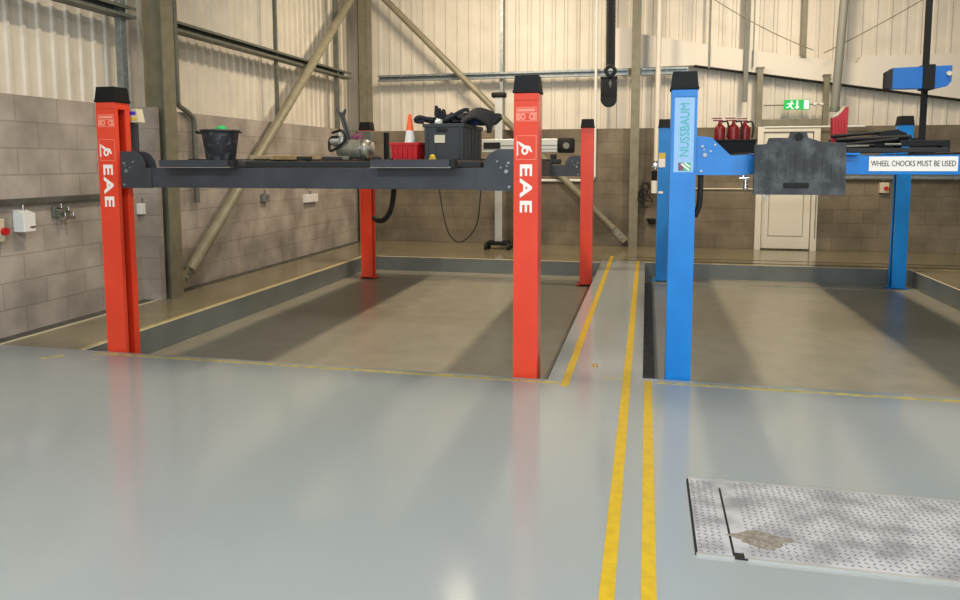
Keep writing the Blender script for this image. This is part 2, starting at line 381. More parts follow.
def purlin_y(y0, y1, label):
    b = B(); x0, x1, z0, z1 = -5.14, -4.99, 2.82, 2.93
    b.box(x0, x0+0.01, y0, y1, z0, z1); b.box(x0, x1, y0, y1, z1-0.008, z1); b.box(x0, x1, y0, y1, z0, z0+0.008); b.box(x1-0.006, x1, y0, y1, z0+0.008, z0+0.03); b.box(x1-0.006, x1, y0, y1, z1-0.03, z1-0.008)
    tag(b.build('wall_rail', M['galvd'], smooth=False), label, 'rail')
purlin_y(-6.0, 6.58, 'horizontal galvanised wall rail left of the left wall column')
purlin_y(6.86, 12.08, 'horizontal galvanised wall rail between the left wall column and the corner')
def purlin_x(x0, x1, label, z0=2.82, z1=2.93):
    b = B(); y0, y1 = 12.53, 12.61
    b.box(x0, x1, y1-0.008, y1, z0, z1); b.box(x0, x1, y0, y1, z1-0.008, z1); b.box(x0, x1, y0, y1, z0, z0+0.008); b.box(x0, x1, y0, y0+0.006, z1-0.035, z1-0.008); b.box(x0, x1, y0, y0+0.006, z0+0.008, z0+0.03)
    tag(b.build('wall_rail', M['galv'], smooth=False), label, 'rail')
purlin_x(-4.68, -0.33, 'long horizontal galvanised rail on the back wall over the red lift')
purlin_x(-0.12, 0.62, 'short horizontal galvanised rail right of the middle column')
def vrail(x0, x1, y0, y1, z0, z1, label, m='galv'):
    b = B(); b.box(x0, x1, y0, y1, z0, z1, 0.003); b.box(x0+0.01*(x1-x0), x1, y0-0.006, y0, z0, z0+0.04)
    tag(b.build('vertical_rail', M[m], smooth=False), label, 'rail')
vrail(-5.12, -5.05, 6.42, 6.50, 1.95, 6.0, 'vertical galvanised rail above the left red post')
vrail(-5.10, -5.05, 9.56, 9.60, 1.95, 6.0, 'thin vertical rail on the left cladding, halfway to the corner', 'galvd')
vrail(-5.10, -5.02, 11.58, 11.63, 1.95, 6.0, 'thin vertical rail beside the corner column', 'galvd')
vrail(-2.50, -2.44, 12.62, 12.68, 1.95, 6.0, 'vertical rail on the back cladding above the calibration stand')
vrail(0.93, 0.96, 12.60, 12.63, 2.9, 6.0, 'thin dark vertical rail on the back cladding just right of the blue post top', 'galvd')
vrail(1.47, 1.54, 12.54, 12.60, 2.35, 6.0, 'grey vertical rail passing in front of the white band', 'polegrey')
vrail(1.60, 1.62, 12.56, 12.58, 2.9, 6.0, 'thin dark rod beside the grey rail in front of the white band', 'galvd')
vrail(2.32, 2.40, 12.60, 12.66, 3.03, 6.0, 'vertical rail above the exit sign ending at the white band', 'olive')
t = thing('steel_pole', (2.93, 11.6, 2.1), 'grey round pole hanging in front of the white band behind the red scoop', 'pole')
B().cyl((2.62, 11.6, 2.15), (2.78, 11.6, 6.0), 0.058).build('tube', M['polegrey'], t); B().cyl((2.618, 11.6, 2.12), (2.622, 11.6, 2.19), 0.07).build('collar', M['galvd'], t)
# steel goalpost around the door
t = thing('steel_goalpost', (2.2, 12.55, 1.95), 'brown steel goalpost frame standing above the back door around the exit sign', 'steel frame')
B().box(1.675, 1.765, 12.52, 12.60, 1.951, 2.87, 0.004).build('post', M['olive'], t, smooth=False)
B().box(2.665, 2.745, 12.52, 12.60, 1.951, 2.73, 0.004).build('post', M['olive'], t, smooth=False)
B().box(1.768, 2.662, 12.53, 12.59, 1.96, 2.07, 0.004).build('lintel', M['olive'], t, smooth=False)
b = B(); b.box(1.66, 1.78, 12.51, 12.61, 2.87, 2.89); b.box(2.65, 2.76, 12.51, 12.61, 2.73, 2.75); b.build_each('cap_plate', M['olive'], t, smooth=False)
tag(B().cyl((1.80, 12.408, 1.94), (3.25, 12.408, 1.94), 0.014).build('conduit', M['white']), 'pale horizontal conduit across the top of the back door', 'pipe')
# exit sign on its rod
t = thing('exit_sign', (2.23, 12.30, 2.2), 'green running-man exit sign above the back door', 'sign')
B().box(2.04, 2.42, 12.28, 12.31, 2.20, 2.355, 0.004).build('sign_panel', M['exitg'], t, smooth=False)
b = B(); Y0, Y1 = 12.274, 12.28
b.box(2.335, 2.405, Y0, Y1, 2.215, 2.34)                                          # doorway
b.box(2.225, 2.245, Y0, Y1, 2.235, 2.34); b.prism([(2.20, 2.245), (2.27, 2.245), (2.235, 2.212)], 'xz', Y0, Y1)   # down arrow
b.cyl((2.150, Y1, 2.325), (2.150, Y0, 2.325), 0.013)                              # running figure
for pp in ([(2.12, 2.30), (2.16, 2.305), (2.145, 2.262), (2.12, 2.262)], [(2.12, 2.302), (2.118, 2.29), (2.085, 2.285), (2.085, 2.296)], [(2.155, 2.30), (2.18, 2.28), (2.185, 2.288), (2.16, 2.308)],
           [(2.12, 2.265), (2.135, 2.262), (2.11, 2.235), (2.07, 2.228), (2.07, 2.238), (2.105, 2.245)], [(2.13, 2.265), (2.145, 2.265), (2.165, 2.225), (2.185, 2.222), (2.185, 2.212), (2.155, 2.214)]):
    b.prism(pp, 'xz', Y0, Y1)
b.build('running_man_mark', M['exitw'], t, smooth=False)
b = B(); b.cyl((1.74, 12.295, 2.275), (2.04, 12.295, 2.275), 0.010); b.cyl((2.42, 12.295, 2.28), (2.655, 12.295, 2.28), 0.010); b.build_each('support_rod', M['olive'], t)
b = B(); b.cyl((2.47, 12.295, 2.28), (2.52, 12.295, 2.28), 0.028); b.cyl((2.56, 12.295, 2.28), (2.66, 12.295, 2.28), 0.024); b.build_each('cable_gland', M['white'], t); t.location += Vector((0.05, 0.26, 0.015))

# pipes and conduits
tag(B().tube([(-0.85, 12.47, 6.0), (-0.85, 12.47, 1.22), (-0.853, 12.47, 1.16), (-0.88, 12.47, 1.11), (-0.95, 12.47, 1.09), (-2.6, 12.47, 1.09)], 0.024, 12, 1).build('white_pipe', M['white']), 'white pipe dropping down the back wall and bending left behind the middle red post', 'pipe')
tag(B().cyl((0.145, 12.30, 1.0), (0.145, 12.30, 6.0), 0.042).build('white_pipe', M['panel']), 'straight white vertical pipe left of the blue post', 'pipe')
tag(B().tube([(-4.97, 7.16, 6.0), (-4.97, 7.16, 2.06), (-4.965, 7.18, 2.01), (-4.955, 7.30, 1.96), (-4.95, 7.40, 1.90), (-4.95, 7.42, 1.84), (-4.95, 7.42, 0.95)], 0.028, 12, 1).build('downpipe', M['galvd']), 'grey downpipe with a jog right of the left wall column', 'pipe')
tag(B().box(-4.998, -4.95, -6.0, 6.10, 1.06, 1.11, 0.004).build('cable_trunking', M['greybrown'], smooth=False), 'dark cable trunking along the left wall above the sockets', 'trunking')
tag(B().cyl((0.30, 12.48, 0.965), (1.66, 12.48, 0.965), 0.012).build('conduit', M['cream']), 'thin pale conduit on the back wall under the blue crossbeam', 'pipe')
tag(B().cyl((2.78, 12.46, 1.15), (8.0, 12.46, 1.15), 0.035).build('conduit', M['galv']), 'grey horizontal pipe on the back wall at the far right', 'pipe')
def sag(a, e, s): a = Vector(a); e = Vector(e); return [a.lerp(e, k/8) - Vector((0, 0, s*4*(k/8)*(1-k/8))) for k in range(9)]
tag(B().tube(sag((0.35, 12.35, 4.4), (2.45, 12.35, 3.10), 0.10), 0.007, 6).build('hanging_cable', M['olive']), 'thin cable sagging across the back cladding from upper left', 'cable')
tag(B().tube(sag((2.60, 12.35, 3.05), (4.9, 12.35, 4.4), 0.05), 0.007, 6).build('hanging_cable', M['olive']), 'thin cable rising across the back cladding to upper right', 'cable')

# wall fittings, left wall
t = thing('switch_enclosure', (-4.95, 5.0, 0.83), 'white switch enclosure on the left wall, nearest the camera', 'electrical box')
B().box(-4.998, -4.89, 4.97, 5.09, 0.84, 0.99, 0.006).build('box', M['white'], t, smooth=False)
b = B(); b.prism([(-4.998, 0.99), (-4.89, 0.99), (-4.998, 1.025)], 'xz', 4.975, 5.085); b.build('sloping_top', M['white'], t, smooth=False)
B().box(-4.89, -4.886, 5.03, 5.08, 0.87, 0.885).build('label', M['maroon'], t, smooth=False)
b = B(); b.cyl((-4.95, 5.03, 1.0), (-4.95, 5.03, 1.06), 0.010); b.build('gland', M['chrome'], t)
t = thing('air_coupling', (-4.97, 5.45, 0.9), 'chrome coupling cluster on the left wall beside the red post', 'pipe fitting')
B().box(-5.0, -4.97, 5.37, 5.55, 0.93, 1.02, 0.004).build('back_plate', M['galvd'], t, smooth=False)
b = B()
for y, z in ((5.39, 1.0), (5.47, 0.97), (5.43, 0.92), (5.52, 0.92)): b.cyl((-4.97, y, z), (-4.90, y, z), 0.016); b.cyl((-4.91, y, z), (-4.91, y, z+0.05), 0.008)
b.build('coupling', M['chrome'], t)
def wallbox(y0, y1, z0, z1, label, mm='white'):
    t = thing('wall_socket', (-4.97, (y0+y1)/2, z0), label, 'electrical box')
    B().box(-5.0, -4.94, y0, y1, z0, z1, 0.006).build('box', M[mm], t, smooth=False)
    b = B(); b.cyl((-4.97, (y0+y1)/2, z1), (-4.97, (y0+y1)/2, z1+0.05), 0.010); b.build('gland', M['galvd'], t)
wallbox(6.46, 6.58, 0.88, 0.99, 'small pale socket box on left wall between red post and column')
wallbox(10.15, 10.55, 0.80, 0.92, 'white socket box on left wall under the dark crossbeam')
wallbox(8.90, 9.05, 0.88, 0.98, 'small grey coupling box on left wall crossed by the brace', 'galv')
t = thing('stop_button_box', (-4.96, 4.82, 0.75), 'box with a red button at the left edge of the picture', 'electrical box')
B().box(-4.998, -4.95, 4.72, 4.845, 0.78, 0.96, 0.006).build('box', M['cream'], t, smooth=False)
b = B(); b.cyl((-4.95, 4.83, 0.86), (-4.92, 4.83, 0.86), 0.030); b.build('red_button', M['redp'], t)
t = thing('emergency_stop', (3.57, 12.46, 0.92), 'cream emergency stop box with red button left of the far blue post', 'electrical box')
B().box(3.50, 3.63, 12.42, 12.5, 0.92, 1.08, 0.006).build('box', M['cream'], t, smooth=False)
b = B(); b.cyl((3.585, 12.42, 0.99), (3.585, 12.39, 0.99), 0.032); b.build('red_button', M['redp'], t)
b = B(); b.cyl((3.55, 12.45, 1.1), (3.55, 12.45, 1.15), 0.01); b.build('gland', M['galv'], t)
# air service unit left of the blue post
t = thing('air_service_unit', (0.14, 12.28, 0.95), 'chrome and white air regulator on the white pipe left of the blue post', 'regulator')
b = B(); b.cyl((0.13, 12.25, 1.28), (0.13, 12.25, 1.42), 0.035); b.cyl((0.13, 12.25, 1.36), (0.13, 12.18, 1.36), 0.03); b.cyl((0.08, 12.25, 1.32), (0.18, 12.25, 1.32), 0.02); b.build('regulator', M['chrome'], t)
B().cyl((0.12, 12.22, 0.90), (0.12, 12.22, 1.10), 0.05).build('bowl', M['white'], t)
B().cyl((0.12, 12.22, 1.10), (0.12, 12.22, 1.26), 0.045).build('filter_housing', M['black'], t)
pts = []
for k in range(60):
    a = k*0.62; pts.append((-0.02+0.13*math.cos(a)*(0.6+0.4*math.sin(k*0.9)), 12.30+0.04*math.sin(k), 0.86+0.12*math.sin(a)+0.10*math.sin(k*0.37)))
tag(B().tube(pts, 0.007, 6, 2).build('coiled_cable', M['rubber']), 'tangled thin black cable hanging left of the blue post', 'cable')
t = thing('wall_coupling', (0.13, 12.42, 0.35), 'small black wall fitting low beside the blue post', 'pipe fitting')
B().box(0.04, 0.16, 12.44, 12.5, 0.38, 0.47, 0.01).build('body', M['black'], t); B().cyl((0.06, 12.44, 0.43), (0.02, 12.38, 0.46), 0.02).build('spout', M['black'], t)

# ------------------------------------------------------------------ four-post lifts
RY = Matrix.Rotation
def face(x, y, z, rot=0.0):  # a frame facing the camera (-Y); rot turns the writing clockwise (radians)
    return Matrix.Translation((x, y, z)) @ Matrix.Rotation(PI/2, 4, 'X') @ Matrix.Rotation(-rot, 4, 'Z')
def post(root, x0, x1, y0, y1, ztop, inward, m, capm='black'):
    t = 0.012; b = B(); xi, xo = (x1, x0) if inward > 0 else (x0, x1); s = inward
    def bx(xa, xb, ya, yb, za, zb): b.box(min(xa, xb), max(xa, xb), ya, yb, za, zb, 0.003)
    sec = [(xo, y0), (xi, y0), (xi, y0+0.034), (xi-s*t, y0+0.034), (xi-s*t, y0+t), (xo+s*t, y0+t), (xo+s*t, y1-t), (xi-s*t, y1-t), (xi-s*t, y1-0.046), (xi, y1-0.046), (xi, y1), (xo, y1)]
    b.prism(sec, 'xy', PD+0.014 if y0 > 8 else PD, ztop-0.045); bx(xo, xi, y0, y1, ztop-0.05, ztop)
    p = b.build('post', m, root, smooth=False)
    zb = PD+0.014 if y0 > 8 else PD
    B().box(x0-0.04, x1+0.04, y0+0.0, y1+0.04, zb, zb+0.012).build('base_plate', m, p, smooth=False)
    cb = B(); h = 0.112; i = 0.006
    cb.box(x0-0.008, x1+0.008, y0-0.008, y1+0.008, ztop, ztop+0.018, 0.004)
    lo = [(x0-0.004, y0-0.004), (x1+0.004, y0-0.004), (x1+0.004, y1+0.004), (x0-0.004, y1+0.004)]
    hi = [(x0+i, y0+i), (x1-i, y0+i), (x1-i, y1-i), (x0+i, y1-i)]
    A = [cb.bm.verts.new((p_[0], p_[1], ztop+0.018)) for p_ in lo]; C = [cb.bm.verts.new((p_[0], p_[1], ztop+h)) for p_ in hi]
    cb.bm.faces.new(A[::-1]); cb.bm.faces.new(C)
    for k in range(4): cb.bm.faces.new((A[k], A[(k+1) % 4], C[(k+1) % 4], C[k]))
    cb.build('post_cap', M[capm], p, smooth=False)
    return p
def eae_marks(p, x0, x1, y):
    xc = (x0+x1)/2 - 0.003
    b = B(); b.text('EAE', 0.106, face(xc, y-0.001, 1.235, PI/2), 0.001, 0.003, squash=1.58, spacing=1.22); b.build('lettering', M['lettw'], p, smooth=False)
    b = B(); hw = 0.058
    EZ = 0.03
    # round emblem: hooked stroke with ring and side bar
    b.box(xc-hw+0.004, xc-hw+0.011, y-0.002, y, 1.442, 1.532)
    b.prism([(xc-0.045, 1.532), (xc-0.005, 1.507), (xc+0.030, 1.500), (xc+0.045, 1.462), (xc+0.032, 1.464), (xc+0.018, 1.482), (xc-0.01, 1.485), (xc-0.04, 1.512)], 'xz', y-0.002, y)
    for k in range(16):
        a0, a1 = 2*PI*k/16, 2*PI*(k+1)/16; cx, cz = xc-0.004, 1.472
        b.prism([(cx+0.023*math.cos(a0), cz+0.026*math.sin(a0)), (cx+0.023*math.cos(a1), cz+0.026*math.sin(a1)), (cx+0.010*math.cos(a1), cz+0.014*math.sin(a1)), (cx+0.010*math.cos(a0), cz+0.014*math.sin(a0))], 'xz', y-0.0025, y)
    b.build('emblem', M['lettw'], p, smooth=False)
    b = B()
    for z in (1.66, 1.71, 1.745): b.box(xc-0.06, xc+0.072, y-0.0015, y, z-0.002, z+0.002)
    for x in (xc-0.06, xc+0.070): b.box(x, x+0.003, y-0.0015, y, 1.66, 1.745)
    b.box(xc-0.052, xc+0.062, y-0.0015, y, 1.719, 1.737)
    for x0_, x1_, z0_, z1_ in ((-0.06, 0.07, 1.415, 1.418), (-0.06, 0.07, 1.565, 1.568), (-0.06, -0.057, 1.415, 1.568), (0.067, 0.07, 1.415, 1.568)): b.box(xc+x0_, xc+x1_, y-0.001, y, z0_, z1_)
    b.text('ISO  CE', 0.052, face(xc+0.005, y-0.001, 1.685), 0.001, 0.003, squash=0.74)
    b.build('certification_label', M['pink'], p, smooth=False)

def gusset(xp, s, z0, z1, zb, length, n=10):  # plate beside the post with a rounded shoulder
    pts = [(xp, z0), (xp, z1), (xp+s*length*0.35, z1)]
    for k in range(1, n+1):
        a = PI/2*k/n; pts.append((xp+s*(length*0.35+length*0.45*math.sin(a)), zb+(z1-zb)*math.cos(a)))
    pts += [(xp+s*length, zb), (xp+s*length, z0)]
    return pts
def lift(root, X0, X1, pw, yf, yb, ztop, zb0, zb1, deck, runs, mp, mb, style, y_run0):
    out = {}
    out['fl'] = post(root, X0, X0+pw, yf, yf+pw, ztop, 1, mp); out['fr'] = post(root, X1-pw, X1, yf, yf+pw, ztop, -1, mp)
    out['bl'] = post(root, X0+(0.055 if X0 < -1 else 0), X0+pw+(0.055 if X0 < -1 else 0), yb, yb+pw, ztop, 1, mp); out['br'] = post(root, X1-pw, X1, yb, yb+pw, ztop, -1, mp)
    for y, sgn in ((yf, 1), (yb, -1)):
        ya, yc = (y+0.045, y+0.155)
        ga = X0+pw+0.003; gb = X1-pw-0.003
        bm_ = B(); bm_.box(ga+0.14, gb-0.14, ya, yc, zb0, zb1, 0.004)
        bm_.box(ga-0.02, ga+0.14, y+0.05, y+0.12, zb0+0.02, zb1-0.01); bm_.box(gb-0.14, gb+0.02, y+0.05, y+0.12, zb0+0.02, zb1-0.01)
        cb = bm_.build('crossbeam', mb, root, smooth=False)
        for xp, s in ((ga, 1), (gb, -1)):
            g = B()
            poly = gusset(xp, s, zb0-0.005, zb1+0.12, zb1, 0.25) if style == 'round' else [(xp, zb0-0.005), (xp, zb1+0.125), (xp+s*0.09, zb1+0.115), (xp+s*0.205, zb1+0.003), (xp+s*0.31, zb1+0.003), (xp+s*0.31, zb0-0.005)]
            g.prism(poly, 'xz', ya-0.012, ya); g.prism(poly, 'xz', yc, yc+0.012)
            ep = g.build('end_plate', mb, cb, smooth=False)
            bt = B(); yy = ya-0.012
            for dx, dz, r_ in ((0.035, 0.175, 0.012), (0.11, 0.185, 0.010), (0.05, 0.12, 0.018), (0.03, 0.02, 0.012), (0.085, 0.145, 0.010), (0.045, 0.155, 0.008)):
                bt.cyl((xp+s*dx, yy, zb0+dz), (xp+s*dx, yy-0.012, zb0+dz), r_*0.75, n=8)
            bt.build_each('bolt', M['galv'], cb)
    for (xa, xb) in runs:
        b = B(); b.box(xa, xb, y_run0, yb+0.20, zb1+0.001, deck, 0.004); b.box(xa, xb, yf+0.19, yb-0.03, zb0+0.02, zb1+0.001)
        rw = b.build('runway', M['deck'] if style == 'round' else mb, root, smooth=False)
        b = B()
        for k in range(26):
            yy = y_run0+0.25+k*(yb-y_run0-0.3)/26; b.box(xa+0.05, xb-0.05, yy, yy+0.035, deck, deck+0.003)
        b.build('grip_ribs', M['deck'], rw, smooth=False)
        b = B(); b.box(xa, xa+0.02, y_run0+0.3, yb, deck, deck+0.012); b.box(xb-0.02, xb, y_run0+0.3, yb, deck, deck+0.012); b.build('edge_lip', M['blackm'], rw, smooth=False)
    return out
def _noop(): pass
R = thing('four_post_lift', (-2.28, 7.1, PD), 'four post car lift with red posts and dark grey crossbeams on the left bay', 'car lift')
o = lift(R, -3.915, -0.675, 0.158, 4.67, 9.58, 1.835, 1.220, 1.362, 1.415, ((-3.36, -2.80), (-1.78, -1.22)), M['red'], M['grey'], 'round', 4.64)
eae_marks(o['fl'], -3.915, -3.757, 4.67); eae_marks(o['fr'], -0.833, -0.675, 4.67)
B().box(-2.76, -1.82, 4.72, 4.80, 1.366, 1.405, 0.004).build('rubber_stop_bar', M['rubber'], R, smooth=False)
b = B(); b.box(-1.20, -1.06, 4.72, 4.82, 1.366, 1.40, 0.004); b.build('rubber_stop_bar', M['rubber'], R, smooth=False)
for xa, xb in ((-3.36, -2.82), (-1.78, -1.24)):
    q = B().prism([(4.60, 1.372), (4.60, 1.418), (4.638, 1.418), (4.638, 1.372)], 'yz', xa, xb).build('ramp_end', M['grey'], R, smooth=False)
    B().cyl((xa-0.005, 4.62, 1.368), (xb+0.005, 4.62, 1.368), 0.007).build('hinge_pin', M['chrome'], q)
for xa in (-2.81, -1.235): B().box(xa+0.003, xa+0.03, 4.60, 4.66, 1.37, 1.418).build('rubber_stop', M['rubber'], R, smooth=False)
cn = B().box(-3.86, -3.79, 4.86, 4.97, 1.30, 1.70, 0.008).build('control_console', M['grey'], R, smooth=False)
cn = B().prism([(-3.88, 1.70), (-3.74, 1.70), (-3.76, 1.80), (-3.88, 1.80)], 'xz', 4.86, 4.93).build('control_panel', M['cream'], R, smooth=False)
b = B(); b.box(-3.85, -3.765, 4.855, 4.86, 1.755, 1.78); b.build('panel_label', M['bluelab'], cn, smooth=False)
b = B(); b.box(-3.85, -3.755, 4.855, 4.86, 1.715, 1.735); b.build('panel_stripe', M['yellab'], cn, smooth=False); cn.location.x += 0.035
B().box(-3.84, -3.64, 9.46, 9.575, 1.46, 1.82, 0.006).build('motor_housing', M['galvd'], R, smooth=False)
B().box(-3.48, -3.43, 9.5, 9.6, 1.39, 1.80, 0.006).build('lock_bar', M['black'], R, smooth=False)
B().tube([(-3.66, 9.55, 0.64), (-3.56, 9.52, 0.60), (-3.46, 9.50, 0.64), (-3.38, 9.50, 0.78), (-3.35, 9.52, 1.0), (-3.35, 9.55, 1.26)], 0.035, 12).build('corrugated_hose', M['rubber'], R)
B().tube([(-2.71, 9.50, 1.26), (-2.69, 9.48, 1.0), (-2.62, 9.47, 0.62), (-2.54, 9.46, 0.42), (-2.42, 9.46, 0.34), (-2.28, 9.46, 0.42), (-2.17, 9.47, 0.62), (-2.13, 9.48, 1.0), (-2.11, 9.5, 1.26)], 0.008, 8).build('drooping_cable', M['rubber'], R)
b = B(); b.box(-1.36, -1.10, 9.66, 9.74, 1.37, 1.44, 0.01); b.cyl((-1.2, 9.7, 1.44), (-1.2, 9.7, 1.50), 0.04); b.build('lock_lever', M['blackm'], R)

BL = thing('four_post_lift', (1.7, 7.5, PD), 'four post car lift with blue posts and blue crossbeams on the right bay', 'car lift')
o = lift(BL, 0.142, 3.20, 0.158, 4.83, 10.12, 1.850, 1.322, 1.437, 1.452, ((0.64, 1.24), (2.14, 2.70)), M['blue'], M['blue'], 'angle', 4.80)
p = o['fl']; y = 4.83; xc = 0.225
b = B(); b.box(0.163, 0.283, y-0.001, y, 1.335, 1.80); b.build('name_plate', M['pale'], p, smooth=False)
b = B(); b.text('NUSSBAUM', 0.080, face(xc+0.004, y-0.003, 1.60, -PI/2), 0.001, 0.0, squash=0.83); b.build('lettering', M['teal'], p, smooth=False)
b = B(); b.prism([(0.192, 1.345), (0.222, 1.345), (0.222, 1.395), (0.192, 1.395)], 'xz', y-0.003, y); b.build('logo_square', M['maroon'], p, smooth=False)
b = B(); b.prism([(0.222, 1.345), (0.268, 1.345), (0.268, 1.395), (0.222, 1.395)], 'xz', y-0.003, y); b.build('logo_square', M['greenp'], p, smooth=False)
b = B(); b.prism([(0.205, 1.385), (0.214, 1.392), (0.262, 1.352), (0.254, 1.345)], 'xz', y-0.004, y); b.prism([(0.225, 1.392), (0.235, 1.395), (0.266, 1.372), (0.264, 1.363)], 'xz', y-0.004, y); b.build('logo_slash', M['lettw'], p, smooth=False)
p = o['bl']; y = 10.12
b = B(); b.box(0.150, 0.235, y-0.003, y, 1.44, 1.52); b.build('warning_label', M['yellab'], p, smooth=False)
b = B(); b.box(0.150, 0.235, y-0.003, y, 1.33, 1.44); b.box(0.155, 0.215, y-0.003, y, 0.98, 1.01); b.build('white_label', M['lettw'], p, smooth=False)
sgn = B().box(1.305, 1.785, 4.868, 4.874, 1.343, 1.430).build('warning_sign', M['lettw'], BL, smooth=False)
b = B(); b.text('WHEEL CHOCKS MUST BE USED', 0.048, face(1.545, 4.866, 1.387), 0.0008, 0.0, squash=0.66); b.build('lettering', M['ink'], sgn, smooth=False)
# the folded approach ramp hanging on the left runway
rx = [(0.625, 1.205), (0.625, 1.50), (0.695, 1.505), (0.705, 1.54), (0.815, 1.54), (0.825, 1.575), (0.905, 1.575), (0.918, 1.54), (0.99, 1.515), (1.125, 1.51), (1.13, 1.21), (1.12, 1.205)]
ra = B().prism(rx, 'xz', 4.66, 4.71).build('approach_ramp', M['worn'], BL, smooth=False)
ra['label'] = 'scuffed black slab ramp folded upright'
b = B(); b.box(0.79, 0.93, 4.655, 4.66, 1.245, 1.275, 0.004); b.cyl((0.865, 4.658, 1.545), (0.865, 4.65, 1.545), 0.022); b.build('hand_slot', M['gap'], ra)
b = B()
for k in range(9): xk = 0.70+0.05*k; b.box(xk, xk+0.012, 4.655, 4.66, 1.30, 1.46, 0.002)
b.build('raised_tread', M['worn'], ra, smooth=False)
b = B(); b.cyl((0.66, 4.73, 1.43), (1.10, 4.73, 1.43), 0.016)
for x in (0.72, 1.02): b.box(x, x+0.05, 4.70, 4.82, 1.42, 1.45)
b.build('hinge', M['blackm'], BL)
b = B(); b.cyl((0.585, 4.84, 1.315), (0.585, 4.84, 1.30), 0.018); b.cyl((0.56, 4.83, 1.30), (0.62, 4.83, 1.30), 0.009); b.cyl((0.60, 4.84, 1.30), (0.60, 4.84, 1.25), 0.014); b.ball((0.60, 4.84, 1.24), 0.017, 0.017, 0.02); b.build('air_fitting', M['chrome'], BL)
B().tube([(0.335, 4.90, 1.32), (0.335, 4.90, 1.22), (0.33, 4.91, 1.12), (0.305, 4.92, 1.05)], 0.018, 10).build('cable_conduit', M['rubber'], BL)
B().cyl((0.06, 10.0, 0.05), (0.06, 10.0, 0.05001), 0.001).bm.free()

# ------------------------------------------------------------------ things on the red lift
D = 1.4185
t = thing('rubber_bucket', (-3.09, 4.95, D), 'speckled dark rubber bucket standing on the left runway of the red lift', 'bucket')
b = B(); b.lathe([(0.100, 0), (0.106, 0.01), (0.132, 0.20), (0.142, 0.205), (0.146, 0.215), (0.140, 0.222), (0.128, 0.215), (0.124, 0.20), (0.098, 0.03), (0.0, 0.028)], (-3.09, 4.95, D)); b.build('bucket_body', mat('speckled_rubber', (34, 36, 42), 0.6, 0, (96, 98, 104), 22, contrast=(0.52, 0.75)), t)
b = B(); b.tube([(-3.236, 4.95, D+0.205), (-3.26, 4.95, D+0.20), (-3.26, 4.90, D+0.205), (-3.236, 4.90, D+0.21)], 0.007); b.tube([(-2.944, 4.95, D+0.205), (-2.92, 4.95, D+0.20), (-2.92, 4.90, D+0.205), (-2.944, 4.90, D+0.21)], 0.007); b.build_each('grip', M['rubber'], t)
b = B(); b.ball((-3.09, 4.97, D+0.21), 0.05, 0.05, 0.045, 3)
for v in b.bm.verts: v.co += Vector((random.uniform(-1, 1), random.uniform(-1, 1), random.uniform(-1, 1)))*0.004
tag(b.build('green_sponge', M['green']), 'bright green sponge poking out of the dark bucket', 'sponge')

# compressor lying on the left runway
t = thing('air_compressor', (-2.95, 7.2, D), 'small silver air compressor tank with upright forked handle', 'compressor')
b = B(); b.lathe([(0.0, -0.19), (0.06, -0.185), (0.095, -0.15), (0.10, -0.12), (0.10, 0.12), (0.095, 0.15), (0.075, 0.172), (0.03, 0.18), (0, 0.18)], (-2.93, 7.15, D+0.115), 28, 'x'); b.build('tank', M['tank'], t)
b = B(); b.lathe([(0.075, 0.174), (0.075, 0.19), (0.06, 0.195), (0.0, 0.195)], (-2.93, 7.15, D+0.115), 24, 'x'); b.lathe([(0.101, 0.09), (0.104, 0.09), (0.104, 0.11), (0.101, 0.11)], (-2.93, 7.15, D+0.115), 24, 'x'); b.build('tank_cap', M['chrome'], t)
for xx in (-3.04, -2.84): B().box(xx, xx+0.05, 7.06, 7.24, D, D+0.05, 0.008).build('foot', M['blackm'], t)
b = B(); b.box(-3.15, -3.03, 7.08, 7.2, D+0.14, D+0.26, 0.012)
for k in range(5): b.box(-3.16, -3.02, 7.07, 7.21, D+0.155+k*0.022, D+0.163+k*0.022)
b.cyl((-3.09, 7.14, D+0.26), (-3.09, 7.14, D+0.30), 0.04); b.cyl((-3.14, 7.05, D+0.2), (-3.05, 7.05, D+0.2), 0.045); b.build('pump_head', M['alu'], t)
b = B(); b.tube([(-3.13, 7.05, D+0.28), (-3.02, 7.03, D+0.30), (-2.98, 7.04, D+0.22), (-3.06, 7.03, D+0.14), (-3.15, 7.03, D+0.10), (-3.14, 7.02, D+0.22), (-3.05, 7.01, D+0.24)], 0.014); b.build('air_line', M['blackm'], t)
b = B(); b.cyl((-2.99, 7.14, D+0.18), (-3.075, 7.14, D+0.47), 0.016, 0.014); b.cyl((-2.955, 7.14, D+0.18), (-3.05, 7.14, D+0.47), 0.014)
b.prism([(-3.085, D+0.455), (-3.035, D+0.455), (-3.015, D+0.515), (-3.025, D+0.525), (-3.05, D+0.49), (-3.08, D+0.49), (-3.105, D+0.535), (-3.118, D+0.525)], 'xz', 7.125, 7.155); b.build('handle', M['grey'], t)
b = B(); b.box(-2.98, -2.90, 7.26, 7.33, D+0.20, D+0.28, 0.01); b.cyl((-2.96, 7.24, D+0.24), (-2.96, 7.20, D+0.24), 0.026); b.build('pressure_switch', M['maroon'], t)

